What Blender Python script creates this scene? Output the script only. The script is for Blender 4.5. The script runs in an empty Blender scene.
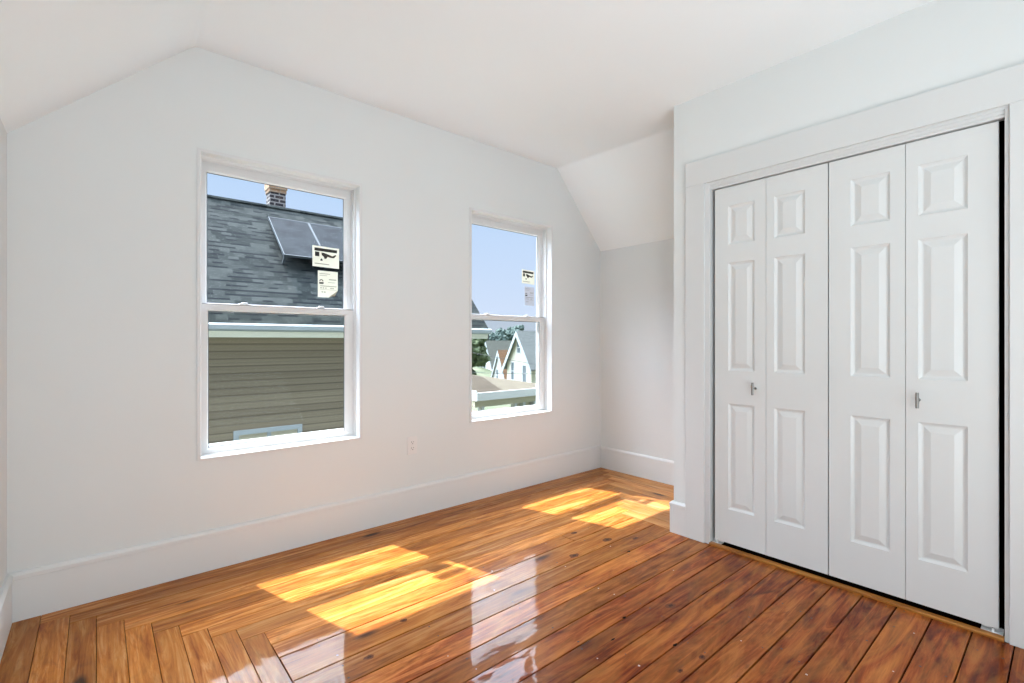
import bpy, bmesh, math, random
from mathutils import Vector, Matrix, noise
C = bpy.context.scene.collection
SC = bpy.context.scene
random.seed(7)
R = math.radians

# ------------------------------------------------------------------ camera, sky, sun, lights, exposure
EYE = 1.165
cam_d = bpy.data.cameras.new('camera')
cam = bpy.data.objects.new('camera', cam_d)
C.objects.link(cam)
cam_d.sensor_width = 36.0
cam_d.lens = 36.0 * 483.8 / 1024.0
cam_d.shift_y = 0.3 / 1024.0
cam_d.clip_start = 0.02
cam_d.clip_end = 2000
cam.location = (0, 0, EYE)
cam.rotation_euler = (R(90), 0, R(-40.62))
SC.camera = cam

SC.view_settings.view_transform = 'Standard'
SC.view_settings.look = 'None'
SC.view_settings.gamma = 1.0
SC.view_settings.use_curve_mapping = False
SC.view_settings.exposure = 0.0

world = bpy.data.worlds.new('sky')
SC.world = world
world.use_nodes = True
nt = world.node_tree
nt.nodes.clear()
wo = nt.nodes.new('ShaderNodeOutputWorld')
bg = nt.nodes.new('ShaderNodeBackground')
tc = nt.nodes.new('ShaderNodeTexCoord')
sx = nt.nodes.new('ShaderNodeSeparateXYZ')
rp = nt.nodes.new('ShaderNodeValToRGB')
rp.color_ramp.elements[0].position = 0.0
rp.color_ramp.elements[0].color = (0.70, 0.80, 1.0, 1)
rp.color_ramp.elements[1].position = 0.35
rp.color_ramp.elements[1].color = (0.50, 0.70, 1.0, 1)
SUN = Vector((-0.168, 0.566, 1.0)).normalized()      # direction towards the sun
# the sky brightens towards the high sun (thin bright haze around it)
dt = nt.nodes.new('ShaderNodeVectorMath')
dt.operation = 'DOT_PRODUCT'
dt.inputs[1].default_value = SUN
nt.links.new(tc.outputs['Generated'], dt.inputs[0])
def sstep(src, a, b):
    n_ = nt.nodes.new('ShaderNodeMapRange')
    n_.interpolation_type = 'SMOOTHSTEP'
    n_.inputs[1].default_value = a
    n_.inputs[2].default_value = b
    nt.links.new(src, n_.inputs[0])
    return n_.outputs[0]
mu = nt.nodes.new('ShaderNodeMath')
mu.operation = 'MULTIPLY'
nt.links.new(tc.outputs['Generated'], sx.inputs[0])
nt.links.new(sstep(dt.outputs['Value'], 0.30, 0.78), mu.inputs[0])
nt.links.new(sstep(sx.outputs['Z'], 0.30, 0.44), mu.inputs[1])
mx = nt.nodes.new('ShaderNodeMix')
mx.data_type = 'RGBA'
mx.inputs[7].default_value = (14.5, 16.8, 20.5, 1)
nt.links.new(mu.outputs[0], mx.inputs[0])
nt.links.new(sx.outputs['Z'], rp.inputs[0])
nt.links.new(rp.outputs[0], mx.inputs[6])
nt.links.new(mx.outputs[2], bg.inputs[0])
bg.inputs[1].default_value = 1.0
nt.links.new(bg.outputs[0], wo.inputs[0])

sun_d = bpy.data.lights.new('sun', 'SUN')
sun = bpy.data.objects.new('sun', sun_d)
C.objects.link(sun)
sun_d.energy = 14.0
sun_d.angle = R(0.5)
sun_d.color = (1.0, 0.965, 0.99)
sun.rotation_euler = (-SUN).to_track_quat('-Z', 'Y').to_euler()

def area(name, loc, target, sx_, sy_, power, col=(1, 1, 1)):
    d = bpy.data.lights.new(name, 'AREA')
    d.shape = 'RECTANGLE'
    d.size = sx_
    d.size_y = sy_
    d.energy = power
    d.color = col
    o = bpy.data.objects.new(name, d)
    C.objects.link(o)
    o.location = loc
    o.rotation_euler = (Vector(target) - Vector(loc)).to_track_quat('-Z', 'Y').to_euler()
    return o

area('rear_fill_light', (0.95, -1.2, 0.5), (1.0, 0.2, 2.65), 2.2, 1.3, 62, (0.88, 0.955, 1.0))  # added unseen fill aimed at the ceiling; no window is built there
corner_fill = area('corner_fill_light', (-0.12, -0.55, 1.65), (3.2, 2.8, 1.95), 0.3, 0.9, 2.8, (0.86, 0.945, 1.0))  # added unseen fill that brightens the alcove; no lamp stands there
corner_fill.data.spread = R(75)

# ------------------------------------------------------------------ materials
def mat(name, col=(0.8, 0.8, 0.8), rough=0.5, metal=0.0, spec=0.5):
    m = bpy.data.materials.new(name)
    m.use_nodes = True
    b = m.node_tree.nodes['Principled BSDF']
    b.inputs['Base Color'].default_value = (*col, 1)
    b.inputs['Roughness'].default_value = rough
    b.inputs['Metallic'].default_value = metal
    b.inputs['Specular IOR Level'].default_value = spec
    return m

class N:
    """small node-graph helper"""
    def __init__(s, m):
        s.t = m.node_tree
        s.b = s.t.nodes.get('Principled BSDF')
    def new(s, k, **kw):
        n = s.t.nodes.new('ShaderNode' + k)
        for a, v in kw.items():
            setattr(n, a, v)
        return n
    def link(s, a, b):
        s.t.links.new(a, b)
    def math(s, op, a, b=0.0, clamp=False):
        n = s.new('Math', operation=op)
        n.use_clamp = clamp
        for i, v in enumerate((a, b)):
            if isinstance(v, (int, float)):
                n.inputs[i].default_value = v
            else:
                s.link(v, n.inputs[i])
        return n.outputs[0]
    def mix(s, f, a, b, blend='MIX'):
        n = s.new('Mix', data_type='RGBA', blend_type=blend)
        for i, v in ((0, f), (6, a), (7, b)):
            if isinstance(v, (int, float)):
                n.inputs[i].default_value = v
            elif isinstance(v, tuple):
                n.inputs[i].default_value = (*v, 1)
            else:
                s.link(v, n.inputs[i])
        return n.outputs[2]
    def noise(s, vec, scale, detail=4, rough=0.5, dist=0.0):
        n = s.new('TexNoise')
        n.inputs['Scale'].default_value = scale
        n.inputs['Detail'].default_value = detail
        n.inputs['Roughness'].default_value = rough
        n.inputs['Distortion'].default_value = dist
        if vec is not None:
            s.link(vec, n.inputs['Vector'])
        return n.outputs[0]
    def ramp(s, f, stops):
        n = s.new('ValToRGB')
        e = n.color_ramp.elements
        while len(e) < len(stops):
            e.new(0.5)
        for i, (p, c) in enumerate(stops):
            e[i].position = p
            e[i].color = (*c, 1) if isinstance(c, tuple) else (c, c, c, 1)
        s.link(f, n.inputs[0])
        return n.outputs[0]
    def mapping(s, vec, scale):
        n = s.new('Mapping')
        n.inputs['Scale'].default_value = scale
        s.link(vec, n.inputs['Vector'])
        return n.outputs[0]
    def bump(s, h, strength, dist):
        n = s.new('Bump')
        n.inputs['Strength'].default_value = strength
        n.inputs['Distance'].default_value = dist
        s.link(h, n.inputs['Height'])
        return n.outputs[0]
    def obj(s):
        return s.new('TexCoord').outputs['Object']
    def uv(s):
        return s.new('TexCoord').outputs['UV']

def painted(name, col, rough, bump=0.15, scale=60, spec=0.4):
    m = mat(name, col, rough, spec=spec)
    n = N(m)
    h = n.noise(n.obj(), scale, 3)
    n.link(n.bump(h, bump, 0.002), n.b.inputs['Normal'])
    v = n.noise(n.obj(), 1.7, 2)
    c = n.mix(v, tuple(x * 0.975 for x in col), tuple(min(1, x * 1.015) for x in col))
    n.link(c, n.b.inputs['Base Color'])
    return m

M = {}
M['wall'] = painted('wall_paint', (0.765, 0.787, 0.782), 0.65, 0.12, 35)
M['ceiling'] = painted('ceiling_paint', (0.905, 0.945, 0.955), 0.8, 0.12, 40)
M['trim'] = painted('trim_paint', (0.70, 0.708, 0.702), 0.38, 0.08, 25)
M['baseboard'] = painted('baseboard_paint', (0.79, 0.80, 0.795), 0.38, 0.08, 25)
M['vinyl'] = mat('white_vinyl', (0.74, 0.74, 0.74), 0.4)
M['gasket'] = mat('glazing_gasket', (0.10, 0.11, 0.13), 0.6)
M['strip'] = mat('grey_weatherstrip', (0.30, 0.30, 0.30), 0.7)
M['nickel'] = mat('brushed_nickel', (0.27, 0.265, 0.255), 0.4, 1.0)
M['plate'] = mat('outlet_plastic', (0.80, 0.79, 0.78), 0.35)
M['slot'] = mat('dark_slot', (0.03, 0.03, 0.03), 0.6)
M['dark'] = mat('painted_closet_shade', (0.015, 0.014, 0.013), 0.9)  # shade inside the closet put into a near-black colour
M['bracket'] = mat('white_metal', (0.75, 0.75, 0.75), 0.3, 0.0)

m = M['door'] = mat('door_paint', (0.71, 0.722, 0.716), 0.42)
n = N(m)
g = n.mapping(n.obj(), (60, 60, 4))
h = n.noise(g, 4.0, 4, 0.6, 1.2)
n.link(n.bump(h, 0.22, 0.0015), n.b.inputs['Normal'])

def glass_mat(name, tint, refl):
    m = bpy.data.materials.new(name)
    m.use_nodes = True
    t = m.node_tree
    t.nodes.clear()
    o = t.nodes.new('ShaderNodeOutputMaterial')
    a = t.nodes.new('ShaderNodeBsdfTransparent')
    a.inputs[0].default_value = (*tint, 1)
    g = t.nodes.new('ShaderNodeBsdfGlossy')
    g.inputs['Roughness'].default_value = 0.01
    f = t.nodes.new('ShaderNodeFresnel')
    ge = t.nodes.new('ShaderNodeNewGeometry')
    io = t.nodes.new('ShaderNodeMix')
    io.inputs[2].default_value = 1.45
    io.inputs[3].default_value = 1.0 / 1.45
    t.links.new(ge.outputs['Backfacing'], io.inputs[0])
    t.links.new(io.outputs[0], f.inputs[0])
    k = t.nodes.new('ShaderNodeMath')
    k.operation = 'MULTIPLY'
    k.inputs[1].default_value = refl
    x = t.nodes.new('ShaderNodeMixShader')
    t.links.new(f.outputs[0], k.inputs[0])
    t.links.new(k.outputs[0], x.inputs[0])
    t.links.new(a.outputs[0], x.inputs[1])
    t.links.new(g.outputs[0], x.inputs[2])
    t.links.new(x.outputs[0], o.inputs[0])
    return m
M['glass'] = glass_mat('window_glass', (0.985, 0.99, 0.985), 0.03)
M['house_glass'] = mat('far_window_glass', (0.12, 0.14, 0.16), 0.1)

m = M['screen'] = bpy.data.materials.new('insect_screen_mesh')
m.use_nodes = True
t = m.node_tree
t.nodes.clear()
o_ = t.nodes.new('ShaderNodeOutputMaterial')
a_ = t.nodes.new('ShaderNodeBsdfTransparent')
a_.inputs[0].default_value = (0.88, 0.885, 0.865, 1)
t.links.new(a_.outputs[0], o_.inputs[0])

def paper(name, col):
    m = bpy.data.materials.new(name)
    m.use_nodes = True
    t = m.node_tree
    t.nodes.clear()
    o = t.nodes.new('ShaderNodeOutputMaterial')
    a = t.nodes.new('ShaderNodeBsdfDiffuse')
    b = t.nodes.new('ShaderNodeBsdfTranslucent')
    for s in (a, b):
        s.inputs[0].default_value = (*col, 1)
    x = t.nodes.new('ShaderNodeMixShader')
    x.inputs[0].default_value = 0.24
    t.links.new(a.outputs[0], x.inputs[1])
    t.links.new(b.outputs[0], x.inputs[2])
    t.links.new(x.outputs[0], o.inputs[0])
    return m
M['cream_paper'] = paper('cream_paper', (0.84, 0.84, 0.76))
M['grey_paper'] = paper('grey_paper', (0.62, 0.64, 0.68))
M['ink'] = mat('black_ink', (0.02, 0.018, 0.015), 0.7)
M['grey_ink'] = mat('grey_ink', (0.30, 0.30, 0.25), 0.8)

# floor: stained pine, per-board tone from the 'board' colour attribute, grain along u
m = M['floor'] = mat('lacquered_pine', (0.4, 0.2, 0.08), 0.42, spec=0.05)
n = N(m)
at = n.new('VertexColor', layer_name='board')
sp = n.new('SeparateColor')
n.link(at.outputs[0], sp.inputs[0])
rnd, field, red = sp.outputs[0], sp.outputs[1], sp.outputs[2]
uv = n.uv()
grain = n.noise(n.mapping(uv, (1.7, 21, 1)), 1.0, 6, 0.62, 2.2)
fine = n.noise(n.mapping(uv, (9, 190, 1)), 1.0, 3, 0.6, 0.6)
blot = n.noise(n.mapping(uv, (3.0, 9.0, 1)), 1.0, 5, 0.66, 2.4)
cloud = n.noise(n.mapping(uv, (2.2, 8.0, 1)), 1.0, 4, 0.6, 1.6)
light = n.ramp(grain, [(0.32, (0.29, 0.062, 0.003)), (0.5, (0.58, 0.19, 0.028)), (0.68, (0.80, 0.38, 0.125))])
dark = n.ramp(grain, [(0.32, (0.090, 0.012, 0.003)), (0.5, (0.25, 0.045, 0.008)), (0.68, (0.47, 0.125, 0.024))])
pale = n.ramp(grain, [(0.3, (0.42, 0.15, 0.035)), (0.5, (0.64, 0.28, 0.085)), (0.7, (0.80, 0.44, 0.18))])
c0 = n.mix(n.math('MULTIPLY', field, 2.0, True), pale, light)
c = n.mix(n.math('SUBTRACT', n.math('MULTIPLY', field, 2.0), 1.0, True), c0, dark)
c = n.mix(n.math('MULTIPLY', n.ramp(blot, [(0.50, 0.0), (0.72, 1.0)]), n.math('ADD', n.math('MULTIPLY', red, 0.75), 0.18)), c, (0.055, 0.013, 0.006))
c = n.mix(n.math('MULTIPLY', n.ramp(cloud, [(0.42, 0.0), (0.66, 1.0)]), 0.42), c, (0.60, 0.235, 0.045))
c = n.mix(n.math('MULTIPLY', n.ramp(fine, [(0.55, 0.0), (0.75, 1.0)]), 0.40), c, (0.10, 0.03, 0.008))
hv = n.new('HueSaturation')
n.link(c, hv.inputs['Color'])
n.link(n.math('ADD', n.math('MULTIPLY', rnd, 0.50), 0.60), hv.inputs['Value'])
c = hv.outputs[0]
# knots
vo = n.new('TexVoronoi')
vo.inputs['Scale'].default_value = 1.0
n.link(n.mapping(uv, (1.9, 5.2, 1)), vo.inputs['Vector'])
vd = n.math('ADD', vo.outputs['Distance'], n.math('MULTIPLY', n.math('SUBTRACT', fine, 0.5), 0.05))
kn = n.ramp(vd, [(0.06, 1.0), (0.13, 0.0)])
kn2 = n.ramp(vd, [(0.05, 1.0), (0.38, 0.0)])
sel = n.new('SeparateColor')
n.link(vo.outputs['Color'], sel.inputs[0])
on = n.math('GREATER_THAN', sel.outputs[0], 0.55)
c = n.mix(n.math('MULTIPLY', n.math('MULTIPLY', kn2, on), 0.45), c, (0.10, 0.028, 0.010))
c = n.mix(n.math('MULTIPLY', n.math('MULTIPLY', kn, on), 0.85), c, (0.028, 0.010, 0.006))
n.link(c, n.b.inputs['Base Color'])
n.b.inputs['Coat Weight'].default_value = 0.38
n.b.inputs['Coat Roughness'].default_value = 0.035
n.b.inputs['Coat IOR'].default_value = 1.45
wav = n.noise(n.mapping(uv, (5, 11, 1)), 1.0, 2, 0.5)
wav2 = n.noise(n.mapping(uv, (26, 40, 1)), 1.0, 2, 0.5)
hh = n.math('ADD', wav, n.math('MULTIPLY', wav2, 0.04))
cb = n.bump(hh, 0.13, 0.010)
n.link(cb, n.b.inputs['Coat Normal'])
n.link(n.bump(grain, 0.1, 0.001), n.b.inputs['Normal'])
M['floor_gap'] = mat('board_gap', (0.012, 0.006, 0.004), 0.9, spec=0.1)
M['nail'] = mat('floor_nail', (0.02, 0.012, 0.010), 0.5)
for nm_, cc_ in (('knot', (0.13, 0.036, 0.010)), ('knot_core', (0.045, 0.014, 0.006))):
    M[nm_] = mat('pine_' + nm_, cc_, 0.4, spec=0.05)
    M[nm_].node_tree.nodes['Principled BSDF'].inputs['Coat Weight'].default_value = 0.42
    M[nm_].node_tree.nodes['Principled BSDF'].inputs['Coat IOR'].default_value = 1.45
M['nail_bright'] = mat('bright_nail', (0.55, 0.45, 0.38), 0.35)
m = M['threshold'] = mat('threshold_wood', (0.36, 0.13, 0.022), 0.3)
n = N(m)
g = n.noise(n.mapping(n.obj(), (60, 3, 60)), 1.0, 4)
n.link(n.ramp(g, [(0.3, (0.24, 0.075, 0.012)), (0.7, (0.46, 0.19, 0.035))]), n.b.inputs['Base Color'])

# outdoors
def bricky(name, c1, c2, mortar, w, h, msize, bumpy=0.0, offset=0.5, noise_amt=0.4, rough=0.9):
    m = mat(name, c1, rough, spec=0.15)
    n = N(m)
    b = n.new('TexBrick')
    b.offset = offset
    b.inputs['Color1'].default_value = (*c1, 1)
    b.inputs['Color2'].default_value = (*c2, 1)
    b.inputs['Mortar'].default_value = (*mortar, 1)
    b.inputs['Scale'].default_value = 1.0
    b.inputs['Mortar Size'].default_value = msize
    b.inputs['Mortar Smooth'].default_value = 0.2
    b.inputs['Brick Width'].default_value = w
    b.inputs['Row Height'].default_value = h
    uv = n.uv()
    n.link(uv, b.inputs['Vector'])
    z = n.noise(uv, 5.5, 4, 0.7)
    c = n.mix(noise_amt, b.outputs['Color'], n.ramp(z, [(0.3, tuple(x * 0.55 for x in c1)), (0.7, tuple(min(1, x * 1.5) for x in c2))]))
    n.link(c, n.b.inputs['Base Color'])
    return m
m = M['shingle'] = mat('roof_shingles', (0.1, 0.1, 0.1), 0.95, spec=0.05)
n = N(m)
suv = n.new('SeparateXYZ')
n.link(n.uv(), suv.inputs[0])
row = n.math('DIVIDE', suv.outputs[1], 0.118)
rid = n.math('FLOOR', row)
rfr = n.math('FRACT', row)
tab = n.math('FLOOR', n.math('ADD', n.math('DIVIDE', suv.outputs[0], 0.17), n.math('MULTIPLY', rid, 0.37)))
cv = n.new('CombineXYZ')
n.link(tab, cv.inputs[0])
n.link(rid, cv.inputs[1])
wn = n.new('TexWhiteNoise', noise_dimensions='2D')
n.link(cv.outputs[0], wn.inputs['Vector'])
tabc = n.ramp(wn.outputs['Value'], [(0.0, (0.0145, 0.0175, 0.016)), (0.35, (0.026, 0.030, 0.0275)), (1.0, (0.046, 0.051, 0.046))])
wn2 = n.new('TexWhiteNoise', noise_dimensions='3D')
cv2 = n.new('CombineXYZ')
n.link(tab, cv2.inputs[0])
n.link(rid, cv2.inputs[1])
cv2.inputs[2].default_value = 4.2
n.link(cv2.outputs[0], wn2.inputs['Vector'])
butt_shadow = n.math('MULTIPLY', n.math('LESS_THAN', rfr, 0.34), n.math('GREATER_THAN', wn2.outputs['Value'], 0.40))  # shadow lines below the shingle edges, put into the colour
tabc = n.mix(n.math('MULTIPLY', butt_shadow, 0.9), tabc, (0.004, 0.005, 0.007))
z = n.noise(n.uv(), 1.6, 3, 0.6)
tabc = n.mix(0.22, tabc, n.ramp(z, [(0.3, (0.016, 0.019, 0.021)), (0.7, (0.05, 0.056, 0.056))]))
n.link(tabc, n.b.inputs['Base Color'])
M['siding'] = bricky('shingle_siding', (0.195, 0.160, 0.115), (0.26, 0.213, 0.152), (0.075, 0.066, 0.052), 0.35, 0.125, 0.012, noise_amt=0.45)
M['brick'] = bricky('chimney_brick', (0.022, 0.022, 0.028), (0.06, 0.045, 0.04), (0.26, 0.24, 0.22), 0.20, 0.085, 0.016, noise_amt=0.12)
M['crown_brick'] = bricky('chimney_crown', (0.26, 0.14, 0.075), (0.30, 0.20, 0.12), (0.26, 0.21, 0.16), 0.2, 0.075, 0.01, noise_amt=0.3)
M['solar'] = mat('solar_glass', (0.05, 0.06, 0.07), 0.85, spec=0.08)
n = N(M['solar'])
z = n.noise(n.obj(), 3.0, 4, 0.6)
n.link(n.ramp(z, [(0.35, (0.009, 0.0115, 0.0135)), (0.7, (0.020, 0.025, 0.028))]), n.b.inputs['Base Color'])
M['alu'] = mat('aluminium_trim', (0.055, 0.065, 0.07), 0.6, 0.0, spec=0.2)
M['gutter'] = mat('gutter_white', (0.36, 0.39, 0.40), 0.6, spec=0.2)
M['fascia'] = mat('fascia_cream', (0.80, 0.78, 0.64), 0.7, spec=0.2)
M['white_ext'] = mat('white_clapboard', (0.50, 0.50, 0.485), 0.8, spec=0.2)
M['cream_ext'] = mat('cream_clapboard', (0.54, 0.505, 0.42), 0.8, spec=0.2)
M['blue_ext'] = mat('blue_grey_wall', (0.2, 0.24, 0.27), 0.8)
M['tan_ext'] = mat('tan_wall', (0.50, 0.45, 0.34), 0.8, spec=0.2)
def rough_roof(name, c):
    m = mat(name, c, 0.95, spec=0.1)
    n = N(m)
    z = n.noise(n.mapping(n.obj(), (1.2, 5, 5)), 1.5, 5, 0.7)
    n.link(n.ramp(z, [(0.3, tuple(x * 0.65 for x in c)), (0.7, tuple(x * 1.3 for x in c))]), n.b.inputs['Base Color'])
    return m
M['roof_grey'] = rough_roof('far_grey_roof', (0.16, 0.158, 0.14))
M['roof_blue'] = rough_roof('far_slate_roof', (0.165, 0.168, 0.162))
M['roof_brown'] = rough_roof('far_brown_roof', (0.20, 0.115, 0.070))
M['roof_tan'] = rough_roof('porch_roof_felt', (0.080, 0.067, 0.049))
M['roof_shaded_tan'] = rough_roof('porch_roof_painted_shade', (0.042, 0.032, 0.022))  # same porch roofing with shade put into the colour
M['cable'] = mat('cable_rubber', (0.05, 0.05, 0.05), 0.7)
def leafy(name, a, b):
    m = mat(name, a, 0.8, spec=0.2)
    n = N(m)
    z = n.noise(n.obj(), 6.0, 4, 0.7)
    n.link(n.ramp(z, [(0.35, a), (0.65, b)]), n.b.inputs['Base Color'])
    return m
M['leaf'] = leafy('leaves', (0.03, 0.045, 0.025), (0.12, 0.145, 0.075))
M['leaf_far'] = leafy('distant_leaves', (0.035, 0.055, 0.055), (0.07, 0.10, 0.085))
M['bark'] = mat('bark', (0.12, 0.09, 0.06), 0.9)
m = M['ground'] = mat('yard_ground', (0.25, 0.25, 0.15), 0.95, spec=0.1)
n = N(m)
z = n.noise(n.obj(), 0.4, 5, 0.7)
n.link(n.ramp(z, [(0.35, (0.05, 0.065, 0.04)), (0.65, (0.11, 0.115, 0.075))]), n.b.inputs['Base Color'])

# ------------------------------------------------------------------ mesh helpers
def link(name, me, parent=None, mats=()):
    o = bpy.data.objects.new(name, me)
    for x in mats:
        me.materials.append(M[x])
    C.objects.link(o)
    if parent is not None:
        o.parent = parent
        o.matrix_parent_inverse = parent.matrix_basis.inverted()
    return o

def obj(name, bm, mats, parent=None, smooth=False, recalc=True):
    if isinstance(mats, str):
        mats = (mats,)
    if recalc:
        bmesh.ops.recalc_face_normals(bm, faces=bm.faces)
    me = bpy.data.meshes.new(name)
    bm.to_mesh(me)
    bm.free()
    if smooth:
        for p in me.polygons:
            p.use_smooth = True
    return link(name, me, parent, mats)

def empty(name, loc):
    o = bpy.data.objects.new(name, None)
    o.empty_display_size = 0.1
    C.objects.link(o)
    o.location = loc
    bpy.context.view_layer.update()
    return o

def tag(o, label=None, cat=None, group=None, kind=None):
    for k, v in (('label', label), ('category', cat), ('group', group), ('kind', kind)):
        if v:
            o[k] = v
    return o

def box(bm, a, b, mi=0, bevel=0.0):
    x0, y0, z0 = (min(a[i], b[i]) for i in range(3))
    x1, y1, z1 = (max(a[i], b[i]) for i in range(3))
    vs = [bm.verts.new(p) for p in ((x0, y0, z0), (x1, y0, z0), (x1, y1, z0), (x0, y1, z0),
                                    (x0, y0, z1), (x1, y0, z1), (x1, y1, z1), (x0, y1, z1))]
    fs = []
    for q in ((3, 2, 1, 0), (4, 5, 6, 7), (0, 1, 5, 4), (1, 2, 6, 5), (2, 3, 7, 6), (3, 0, 4, 7)):
        f = bm.faces.new([vs[i] for i in q])
        f.material_index = mi
        fs.append(f)
    if bevel > 0:
        es = list({e for f in fs for e in f.edges})
        bmesh.ops.bevel(bm, geom=es, offset=bevel, segments=2, affect='EDGES', profile=0.5, clamp_overlap=True)

def extrude_profile(bm, pts, a, b, fn, mi=0):
    """closed 2-D profile swept straight from a to b; fn(t, p, q) -> xyz"""
    A = [bm.verts.new(fn(a, *p)) for p in pts]
    B = [bm.verts.new(fn(b, *p)) for p in pts]
    k = len(pts)
    for i in range(k):
        j = (i + 1) % k
        f = bm.faces.new((A[i], A[j], B[j], B[i]))
        f.material_index = mi
    for loop in (A, B):
        f = bm.faces.new(loop)
        f.material_index = mi

def ring(bm, u0, u1, v0, v1, prof, fn, mi=0, closed=True, bot=1.0):
    """mitred rectangular frame: profile points are (inset, depth); fn(u, v, w) -> xyz"""
    loops = []
    for ins, w in prof:
        loops.append([bm.verts.new(fn(u, v, w)) for u, v in
                      ((u0 + ins, v0 + ins * bot), (u1 - ins, v0 + ins * bot), (u1 - ins, v1 - ins), (u0 + ins, v1 - ins))])
    k = len(loops)
    for i in range(k if closed else k - 1):
        A, B = loops[i], loops[(i + 1) % k]
        for s in range(4):
            r = (s + 1) % 4
            f = bm.faces.new((A[s], A[r], B[r], B[s]))
            f.material_index = mi
    return loops

def holed(bm, outline, holes, fn, mi=0):
    """planar face with rectangular or polygonal holes"""
    es = []
    for lp in [outline] + holes:
        vs = [bm.verts.new(fn(*p)) for p in lp]
        for i in range(len(vs)):
            es.append(bm.edges.new((vs[i], vs[(i + 1) % len(vs)])))
    r = bmesh.ops.triangle_fill(bm, use_beauty=True, use_dissolve=False, edges=es)
    fs = [g for g in r['geom'] if isinstance(g, bmesh.types.BMFace)]
    for f in fs:
        f.material_index = mi
    return fs

def tube(bm, pts, rad, seg=8, mi=0, cap=True):
    rings = []
    for i, p in enumerate(pts):
        p = Vector(p)
        d = (Vector(pts[min(i + 1, len(pts) - 1)]) - Vector(pts[max(i - 1, 0)])).normalized()
        up = Vector((0, 0, 1)) if abs(d.z) < 0.9 else Vector((1, 0, 0))
        a = d.cross(up).normalized()
        b = d.cross(a)
        r = rad[i] if isinstance(rad, (list, tuple)) else rad
        rings.append([bm.verts.new(p + r * (math.cos(2 * math.pi * k / seg) * a + math.sin(2 * math.pi * k / seg) * b)) for k in range(seg)])
    for A, B in zip(rings, rings[1:]):
        for k in range(seg):
            f = bm.faces.new((A[k], A[(k + 1) % seg], B[(k + 1) % seg], B[k]))
            f.material_index = mi
    if cap:
        for r in (rings[0], rings[-1]):
            bm.faces.new(r).material_index = mi

# ------------------------------------------------------------------ room dimensions
WY = 2.887            # window wall, inner face
LX = -0.284           # left wall
KX = 3.562            # right knee wall
BACK = -1.6
CZ = 2.650            # flat ceiling
A0 = (0.372, 2.655)   # left crease
A1 = (2.983, 2.648)   # right crease
KZL, KZR = 2.03, 2.008
CX = 2.685            # closet wall face
CORN = 1.606          # closet wall outer corner (Y)
CF = 2.665            # casing face
DX = 2.700            # door face

def ceil_z(x):
    if x <= A0[0]:
        return KZL + (x - LX) / (A0[0] - LX) * (A0[1] - KZL)
    if x <= A1[0]:
        return A0[1] + (x - A0[0]) / (A1[0] - A0[0]) * (A1[1] - A0[1])
    return A1[1] + (x - A1[0]) / (KX - A1[0]) * (KZR - A1[1])

# ------------------------------------------------------------------ setting: walls, ceiling
WIN = [(0.383, 1.247, 0.565, 2.143), (2.068, 2.928, 0.572, 2.146)]

bm = bmesh.new()
out = [(LX - 0.12, -0.2), (KX + 0.12, -0.2), (KX + 0.12, KZR - 0.02), (A1[0] + .02, A1[1] + .06), (A0[0] - .02, A0[1] + .06), (LX - 0.12, KZL)]
hol = [[(a, c), (b, c), (b, d), (a, d)] for a, b, c, d in WIN]
fs = holed(bm, out, hol, lambda x, z: (x, WY, z))
r = bmesh.ops.extrude_face_region(bm, geom=fs)
bmesh.ops.translate(bm, vec=(0, 0.16, 0), verts=[v for v in r['geom'] if isinstance(v, bmesh.types.BMVert)])
tag(obj('wall_front', bm, 'wall'), 'white gable wall with the two windows', kind='structure')

bm = bmesh.new()
box(bm, (LX - 0.12, BACK - .1, -0.2), (LX, WY, KZL))
tag(obj('wall_left', bm, 'wall'), 'low white wall at the left edge of the photo', kind='structure')
bm = bmesh.new()
box(bm, (KX, BACK - .1, -0.2), (KX + 0.12, WY, KZR))
tag(obj('wall_right', bm, 'wall'), 'low white wall of the alcove beside the closet', kind='structure')
bm = bmesh.new()
holed_out = [(LX, -0.2), (KX, -0.2), (KX, KZR), (A1[0], A1[1]), (A0[0], A0[1]), (LX, KZL)]
fs = holed(bm, holed_out, [], lambda x, z: (x, BACK, z))
r = bmesh.ops.extrude_face_region(bm, geom=fs)
bmesh.ops.translate(bm, vec=(0, -0.1, 0), verts=[v for v in r['geom'] if isinstance(v, bmesh.types.BMVert)])
tag(obj('wall_back', bm, 'wall'), 'plain white wall behind the camera', kind='structure')

# ceiling: one continuous plaster surface, sagging a little over the closet wall
def smooth01(t):
    t = max(0.0, min(1.0, t))
    return t * t * (3 - 2 * t)
xs = [LX] + [LX + (A0[0] - LX) * i / 4 for i in range(1, 4)]
xs += [A0[0] - 0.03, A0[0] - .012, A0[0], A0[0] + 0.012, A0[0] + 0.03]
xs += [0.6 + 0.08 * i for i in range(30)]
xs += [A1[0] - 0.02, A1[0] - .008, A1[0] + .008, A1[0] + 0.02] + [A1[0] + (KX - A1[0]) * i / 4 for i in range(1, 5)]
xs = sorted(set(xs))
ys = [BACK + (WY - .04 - BACK) * i / 44 for i in range(45)] + [WY - .034, WY - .026, WY - .018, WY - .010, WY - .004, WY, WY + .02]
bm = bmesh.new()
grid = []
for y in ys:
    row = []
    for x in xs:
        z = ceil_z(x)
        if A0[0] - .04 < x < A0[0] + .04:
            z -= 0.006 * (1 - abs(x - A0[0]) / 0.04)
        sag = 0.042 * smooth01((x - 1.2) / (CX - 1.2)) * smooth01((2.75 - y) / 1.15) * (1 - max(0.0, min(1.0, (x - 2.69) / 0.86)))
        row.append(bm.verts.new((x, y, z - sag)))
    grid.append(row)
low = []
for j in range(len(ys) - 1):
    for i in range(len(xs) - 1):
        low.append(bm.faces.new((grid[j][i], grid[j][i + 1], grid[j + 1][i + 1], grid[j + 1][i])))
r = bmesh.ops.extrude_face_region(bm, geom=low)
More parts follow.
